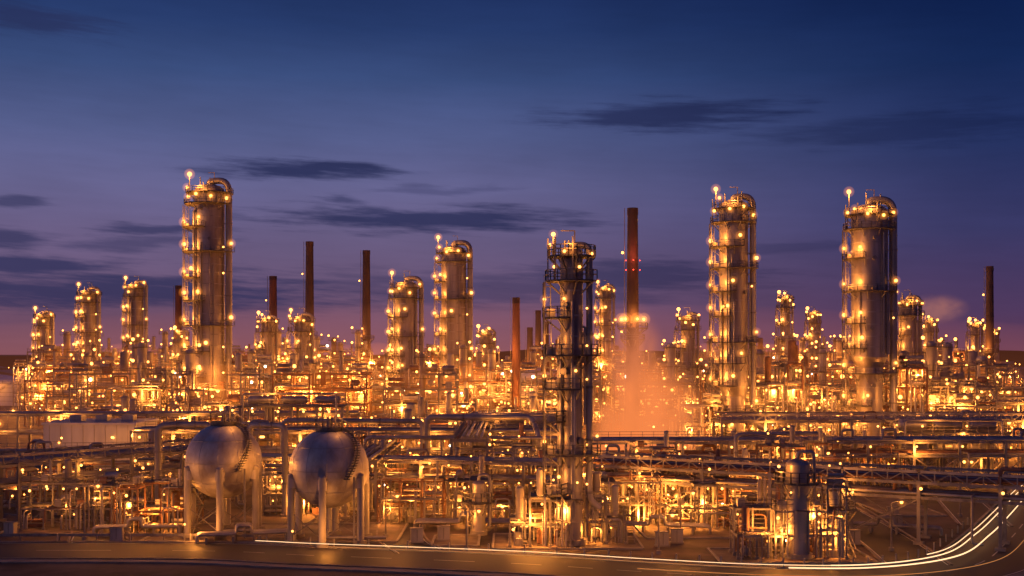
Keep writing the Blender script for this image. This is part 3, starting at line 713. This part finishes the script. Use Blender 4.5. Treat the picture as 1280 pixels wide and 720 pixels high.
def ribbon(mb, path, d0, d1, z, m):
    A = offs(path, d0); B = offs(path, d1); vs = []
    for a, b in zip(A, B): vs += [(a.x, a.y, z), (b.x, b.y, z)]
    mb.add(vs, [(i*2, i*2+2, i*2+3, i*2+1) for i in range(len(A)-1)], m)
def kerb(mb, path, d, w=0.3, h=0.13, m="pavement"):
    A = offs(path, d-w/2); B = offs(path, d+w/2); vs = []
    for a, b in zip(A, B): vs += [(a.x,a.y,0), (a.x,a.y,h), (b.x,b.y,h), (b.x,b.y,0)]
    fs = []
    for i in range(len(A)-1):
        o = i*4; fs += [(o, o+4, o+5, o+1), (o+1, o+5, o+6, o+2), (o+2, o+6, o+7, o+3)]
    mb.add(vs, fs, m)
main = smoothpath([(-120,122), (-80,124), (-37.6,124.5), (-21.3,121.5), (0,117), (13.1,112.6), (24.8,109.5), (36.5,109.5), (47.5,116), (57,130), (67,147), (79,168), (92,190), (110,230), (135,300), (150,360)], 10)
mb = MB(); ribbon(mb, main, -5.5, 4.6, 0.008, "asphalt")
ribbon(mb, main, 4.2, 4.32, 0.012, "marking"); ribbon(mb, main, -5.1, -4.98, 0.012, "marking")
seg = 0
while seg < len(main)-2: ribbon(mb, main[seg:seg+3], -0.5, -0.36, 0.012, "marking"); seg += 4
obj("road", mb.mesh("road"))
mb = MB(); kerb(mb, main, 4.8); kerb(mb, main, -5.7); obj("road_kerb", mb.mesh("road_kerb"))
mb = MB(); ribbon(mb, main[75:], -9.6, -5.86, 0.12, "pavement"); kerb(mb, main[75:], -9.7, 0.2, 0.14, "concrete"); obj("pavement", mb.mesh("pavement"))
mb = MB(); ribbon(mb, main[:62], -7.6, -6.2, 0.06, "pavement"); kerb(mb, main[:62], -7.8, 0.2, 0.14, "concrete"); obj("pavement", mb.mesh("pavement"))
for ii, (pts, w) in enumerate([([(-110,178),(-60,150),(-48,130)], 3), ([(42,116),(44,135),(46,175),(49,230)], 3.2), ([(-10,123),(-14,140),(-16,200)], 2.6), ([(60,142),(75,200),(88,260),(100,420)], 3), ([(-130,190),(-20,192),(100,190)], 3)]):
    mb = MB(); P = smoothpath(pts, 8); ribbon(mb, P, -w, w, 0.004, "asphalt"); ribbon(mb, P, -w+0.1, -w+0.24, 0.009, "marking"); ribbon(mb, P, w-0.24, w-0.1, 0.009, "marking")
    kerb(mb, P, w+0.2, 0.25, 0.12); kerb(mb, P, -w-0.2, 0.25, 0.12); o = obj("service_road", mb.mesh("service_road")); o.location.z = 0.0006*ii
def plot(x0, x1, y0, y1, a=0):
    mb = MB(); W = x1-x0; D = y1-y0
    mb.box(0, W, 0, D, -0.2, 0.02, "pad")
    for bx in ((-0.15,W+0.15,-0.3,-0.02), (-0.15,W+0.15,D+0.02,D+0.3)): mb.box(*bx, -0.1, 0.16, "concrete")
    for bx in ((-0.3,-0.02,0,D), (W+0.02,W+0.3,0,D)): mb.box(*bx, -0.1, 0.16, "concrete")
    k = 4
    while k < W: mb.box(k, k+0.06, 0.02, D-0.02, 0.02, 0.026, "dark"); k += 5
    obj("concrete_plot", mb.mesh("concrete_plot"), (x0, y0, 0), a)
plot(-43, -13.5, 129.5, 143); plot(-2, 14.5, 125, 135); plot(22, 38, 116.5, 125); plot(-62, -48, 134, 146); plot(16, 36, 132, 150, 0.03); plot(-9, -4, 127, 134)
plot(50.5, 58, 150, 175)
mb = MB()
for q in offs(main, 5.6)[10:100:2]: mb.cyl((q.x,q.y,0), (q.x,q.y,0.9), 0.09, "paint", 8)
obj("bollard_row", mb.mesh("bollard_row"))
rd = random.Random(17)
for (x, y) in [(-46,130.5),(-11,129.5),(17,127),(19,129),(39,128),(-8,131),(48,140),(50,147),(-60,134),(20,140)]:
    mb = MB(); mb.box(-0.7,0.7,-0.35,0.35,0.15,1.6,"paint"); mb.box(-0.78,0.78,-0.43,0.43,1.6,1.68,"steel"); mb.box(-0.8,0.8,-0.45,0.45,0,0.15,"concrete"); mb.box(-0.02,0.02,-0.37,-0.352,0.2,1.5,"dark")
    obj("electrical_cabinet", mb.mesh("electrical_cabinet"), (x, y, 0), rd.uniform(-.3,.3))

def trail(off, z, r, m, a, b):
    mb = MB(); p = offs(main, off)[a:b]; mb.tube([(q.x, q.y, z) for q in p], r, m, 6); obj("vehicle_light_trail", mb.mesh("vehicle_light_trail"))
trail(1.4, 0.7, 0.07, "trail", 62, 126); trail(2.9, 0.7, 0.06, "trail", 66, 126); trail(3.4, 0.9, 0.045, "trail", 78, 126); trail(1.1, 0.7, 0.035, "trail_dim", 30, 62); trail(2.6, 0.75, 0.035, "trail", 24, 68); trail(-2.5, 0.7, 0.03, "trail_dim", 50, 126)

mb = MB()
gp = offs(main, 6.2)[5:24]
for a, b in zip(gp[:-1], gp[1:]): mb.beam((a.x,a.y,0.65), (b.x,b.y,0.65), 0.06, "steel", 0.3)
for q in gp: mb.beam((q.x,q.y,0), (q.x,q.y,0.75), 0.12, "steel")
obj("guard_rail", mb.mesh("guard_rail"))

# ------------------------------------------------------------------ hills & distant town lights
mb = MB(); n = 160; rd = random.Random(3)
for (yy, amp, base) in ((1500, 6, 14), (2300, 10, 20)):
    vs = []
    for i in range(n+1):
        x = -1900+3800*i/n
        h = base+amp*(0.5*math.sin(x*0.004+yy)+0.35*math.sin(x*0.011+1)+0.2*math.sin(x*0.031))+rd.uniform(-1.2, 1.2)
        vs += [(x*yy/1500, yy, -2), (x*yy/1500, yy+30, h), (x*yy/1500, yy+400, -2)]
    fs = []
    for i in range(n): o = i*3; fs += [(o, o+3, o+4, o+1), (o+1, o+4, o+5, o+2)]
    mb.add(vs, fs, "hill", True)
obj("hills", mb.mesh("hills"))
mb = MB()
for i in range(220):
    y = rd.uniform(520, 1450); x = rd.uniform(-0.5, 0.5)*y; z = rd.uniform(3, 12)
    mb.beam((x, y, 0), (x, y, z), 0.3, "dark"); mb.sph((x, y, z+0.4), rd.uniform(0.3, 0.7)*y/900, rd.choice(["lamp", "lamp", "lampw"]), 6, 4)
obj("distant_town_lights", mb.mesh("distant_town_lights"))
mb = MB()
for i in range(90):
    y = rd.uniform(520, 1300); x = rd.uniform(-0.5, 0.5)*y; w = rd.uniform(8, 30); h = rd.uniform(4, 12)
    mb.box(x, x+w, y, y+w, 0, h, "townwall"); mb.add([(x-.3,y-.3,h), (x+w+.3,y-.3,h), (x+w+.3,y+w+.3,h), (x-.3,y+w+.3,h), (x+w/2,y,h+2), (x+w/2,y+w,h+2)], [(0,4,5,3),(1,2,5,4),(0,1,4),(2,3,5)], "dark")
obj("distant_town", mb.mesh("distant_town"))

# ------------------------------------------------------------------ steam
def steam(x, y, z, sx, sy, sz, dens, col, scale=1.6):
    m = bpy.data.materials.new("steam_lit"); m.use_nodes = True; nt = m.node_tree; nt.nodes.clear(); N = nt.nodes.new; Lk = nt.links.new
    o = N("ShaderNodeOutputMaterial"); e = N("ShaderNodeEmission"); e.inputs[0].default_value = (*col, 1)  # steam emits its orange itself, standing in for floodlight on it
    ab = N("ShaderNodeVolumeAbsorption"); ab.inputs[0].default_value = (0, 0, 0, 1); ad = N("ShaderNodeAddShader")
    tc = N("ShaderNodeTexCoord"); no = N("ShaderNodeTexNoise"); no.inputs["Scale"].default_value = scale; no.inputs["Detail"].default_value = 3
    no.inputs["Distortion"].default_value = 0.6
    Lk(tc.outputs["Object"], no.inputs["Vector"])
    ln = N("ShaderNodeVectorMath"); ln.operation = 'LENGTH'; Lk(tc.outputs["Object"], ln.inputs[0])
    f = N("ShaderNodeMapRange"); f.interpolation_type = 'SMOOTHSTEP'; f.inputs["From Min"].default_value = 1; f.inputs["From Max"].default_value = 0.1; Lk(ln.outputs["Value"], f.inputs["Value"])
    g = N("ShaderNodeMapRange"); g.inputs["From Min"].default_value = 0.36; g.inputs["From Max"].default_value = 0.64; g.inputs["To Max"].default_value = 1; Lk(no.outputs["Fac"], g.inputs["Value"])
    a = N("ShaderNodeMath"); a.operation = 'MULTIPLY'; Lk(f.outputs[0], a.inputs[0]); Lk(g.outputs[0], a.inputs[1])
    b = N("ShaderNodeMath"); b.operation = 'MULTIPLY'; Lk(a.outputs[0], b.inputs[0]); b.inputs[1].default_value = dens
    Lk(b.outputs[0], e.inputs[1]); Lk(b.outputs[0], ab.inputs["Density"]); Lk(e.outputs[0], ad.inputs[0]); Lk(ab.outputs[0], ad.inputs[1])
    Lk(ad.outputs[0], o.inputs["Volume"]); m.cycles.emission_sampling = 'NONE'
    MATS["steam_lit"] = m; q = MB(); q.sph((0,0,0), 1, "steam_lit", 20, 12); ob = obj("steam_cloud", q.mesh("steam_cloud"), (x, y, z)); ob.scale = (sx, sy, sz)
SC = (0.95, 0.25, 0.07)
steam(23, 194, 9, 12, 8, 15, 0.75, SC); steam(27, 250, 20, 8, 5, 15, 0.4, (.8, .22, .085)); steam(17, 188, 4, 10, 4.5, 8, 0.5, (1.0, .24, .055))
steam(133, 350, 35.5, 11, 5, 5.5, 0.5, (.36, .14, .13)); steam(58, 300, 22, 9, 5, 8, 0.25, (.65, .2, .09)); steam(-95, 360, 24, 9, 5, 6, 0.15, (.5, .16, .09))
glow_ellipsoid(None, (0, 320, 0), 1, "lit_haze_air", (260, 150, 36), "hazy_air")  # self-emitting ellipsoid giving the plant its orange veil

# ------------------------------------------------------------------ world sky
w = bpy.data.worlds.new("World"); scene.world = w; w.use_nodes = True
nt = w.node_tree; N = nt.nodes.new; Lk = nt.links.new; bg = nt.nodes["Background"]
tc = N("ShaderNodeTexCoord"); nm = N("ShaderNodeVectorMath"); nm.operation = 'NORMALIZE'; Lk(tc.outputs["Generated"], nm.inputs[0])
sp = N("ShaderNodeSeparateXYZ"); Lk(nm.outputs[0], sp.inputs[0])
def M(op, a, b=None, clamp=False):
    n = N("ShaderNodeMath"); n.operation = op; n.use_clamp = clamp
    for i, v in enumerate((a, b)):
        if v is None: continue
        if isinstance(v, (int, float)): n.inputs[i].default_value = v
        else: Lk(v, n.inputs[i])
    return n.outputs[0]
az = M('ARCTAN2', sp.outputs[0], sp.outputs[1]); el = M('ARCSINE', sp.outputs[2])
def ramp(stops):
    r = N("ShaderNodeValToRGB"); e = r.color_ramp.elements
    e[0].position = stops[0][0]; e[0].color = (*lin(stops[0][1]), 1); e[1].position = stops[-1][0]; e[1].color = (*lin(stops[-1][1]), 1)
    for p, c in stops[1:-1]: q = e.new(p); q.color = (*lin(c), 1)
    return r
f = M('DIVIDE', el, 0.34, True)
rl = ramp([(0,(118,76,92)),(.08,(112,78,102)),(.19,(106,86,118)),(.3,(106,94,132)),(.42,(102,100,143)),(.55,(85,94,140)),(.7,(58,77,124)),(.82,(40,60,108)),(1,(22,40,88))])
rr_ = ramp([(0,(96,58,84)),(.1,(78,56,92)),(.3,(56,56,100)),(.5,(37,50,97)),(.7,(20,40,86)),(.9,(9,26,70))])
Lk(f, rl.inputs[0]); Lk(f, rr_.inputs[0])
sm = N("ShaderNodeMapRange"); sm.interpolation_type = 'SMOOTHSTEP'; sm.inputs["From Min"].default_value = -0.12; sm.inputs["From Max"].default_value = 0.46; Lk(az, sm.inputs["Value"])
mx = N("ShaderNodeMix"); mx.data_type = 'RGBA'; Lk(sm.outputs[0], mx.inputs[0]); Lk(rl.outputs[0], mx.inputs[6]); Lk(rr_.outputs[0], mx.inputs[7])
cv = N("ShaderNodeCombineXYZ"); Lk(M('MULTIPLY', az, 14.0), cv.inputs[0]); Lk(M('MULTIPLY', M('ADD', el, M('MULTIPLY', az, 0.04)), 150.0), cv.inputs[1])
no = N("ShaderNodeTexNoise"); no.inputs["Scale"].default_value = 1.0; no.inputs["Detail"].default_value = 7; no.inputs["Roughness"].default_value = 0.62; Lk(cv.outputs[0], no.inputs["Vector"])
cv2 = N("ShaderNodeCombineXYZ"); Lk(M('MULTIPLY', az, 7.0), cv2.inputs[0]); Lk(M('MULTIPLY', el, 22.0), cv2.inputs[1]); cv2.inputs[2].default_value = 3.3
no2 = N("ShaderNodeTexNoise"); no2.inputs["Scale"].default_value = 1.0; no2.inputs["Detail"].default_value = 4; Lk(cv2.outputs[0], no2.inputs["Vector"])
nd_ = M('SUBTRACT', no.outputs["Fac"], 0.5); nd2 = M('SUBTRACT', no2.outputs["Fac"], 0.5)
azd = M('ADD', az, M('MULTIPLY', nd2, 0.14)); eld = M('ADD', el, M('MULTIPLY', nd2, 0.03))
clouds = [(-.190,.157,.085,.009,.9),(-.150,.134,.03,.004,.6),(.15,.208,.105,.014,.8),(-.09,.115,.15,.0135,.85),(-.31,.103,.05,.005,.7),(-.32,.092,.07,.0045,.5),(-.40,.076,.09,.009,.8),
          (-.425,.093,.05,.008,.7),(-.43,.12,.03,.004,.6),(-.41,.265,.07,.014,.65),(-.33,.052,.22,.02,.8),(-.02,.058,.22,.016,.45),(.10,.066,.12,.014,.6),(.33,.185,.12,.016,.45),(-.05,.145,.06,.004,.35),(.25,.09,.08,.006,.3)]
tot = None
for a0, e0, wa, he, st in clouds:
    da = M('DIVIDE', M('SUBTRACT', azd, a0), wa); de = M('DIVIDE', M('SUBTRACT', eld, e0), he)
    d = M('SQRT', M('ADD', M('MULTIPLY', da, da), M('MULTIPLY', de, de)))
    d = M('ADD', d, M('MULTIPLY', nd_, 2.2))
    s = N("ShaderNodeMapRange"); s.interpolation_type = 'SMOOTHSTEP'; s.inputs["From Min"].default_value = 1.3; s.inputs["From Max"].default_value = 0.3; s.inputs["To Max"].default_value = st; Lk(d, s.inputs["Value"])
    tot = s.outputs[0] if tot is None else M('MAXIMUM', tot, s.outputs[0])
cc = N("ShaderNodeMix"); cc.data_type = 'RGBA'; Lk(sm.outputs[0], cc.inputs[0]); cc.inputs[6].default_value = (*lin((40, 46, 86)), 1); cc.inputs[7].default_value = (*lin((18, 27, 64)), 1)
mc = N("ShaderNodeMix"); mc.data_type = 'RGBA'; Lk(tot, mc.inputs[0]); Lk(mx.outputs[2], mc.inputs[6]); Lk(cc.outputs[2], mc.inputs[7])
va = M('ADD', M('ADD', M('MULTIPLY', nd2, 0.4), M('MULTIPLY', nd_, 0.15)), 1.0)
vm = N("ShaderNodeVectorMath"); vm.operation = 'SCALE'; Lk(mc.outputs[2], vm.inputs[0]); Lk(va, vm.inputs["Scale"])
Lk(vm.outputs[0], bg.inputs[0]); bg.inputs[1].default_value = 1.0

sd = bpy.data.lights.new("sun", 'SUN'); sd.energy = 0.1; sd.angle = math.radians(25); sd.color = (1.0, 0.62, 0.66)
so = bpy.data.objects.new("sun", sd); scene.collection.objects.link(so); so.rotation_euler = (math.radians(66), 0, math.radians(-50))

cam = bpy.data.cameras.new("camera"); co = bpy.data.objects.new("camera", cam); scene.collection.objects.link(co)
co.location = (0, 0, 22); co.rotation_euler = (math.radians(90), 0, 0)
cam.lens = 39.375; cam.sensor_width = 36; cam.shift_y = 0.0625; cam.clip_end = 12000; cam.clip_start = 1
scene.camera = co
scene.view_settings.view_transform = 'Standard'; scene.view_settings.look = 'None'; scene.view_settings.exposure = 0
print("LIGHTS", NL[0], "HAZE", NH[0], "OBJ", len(scene.objects))
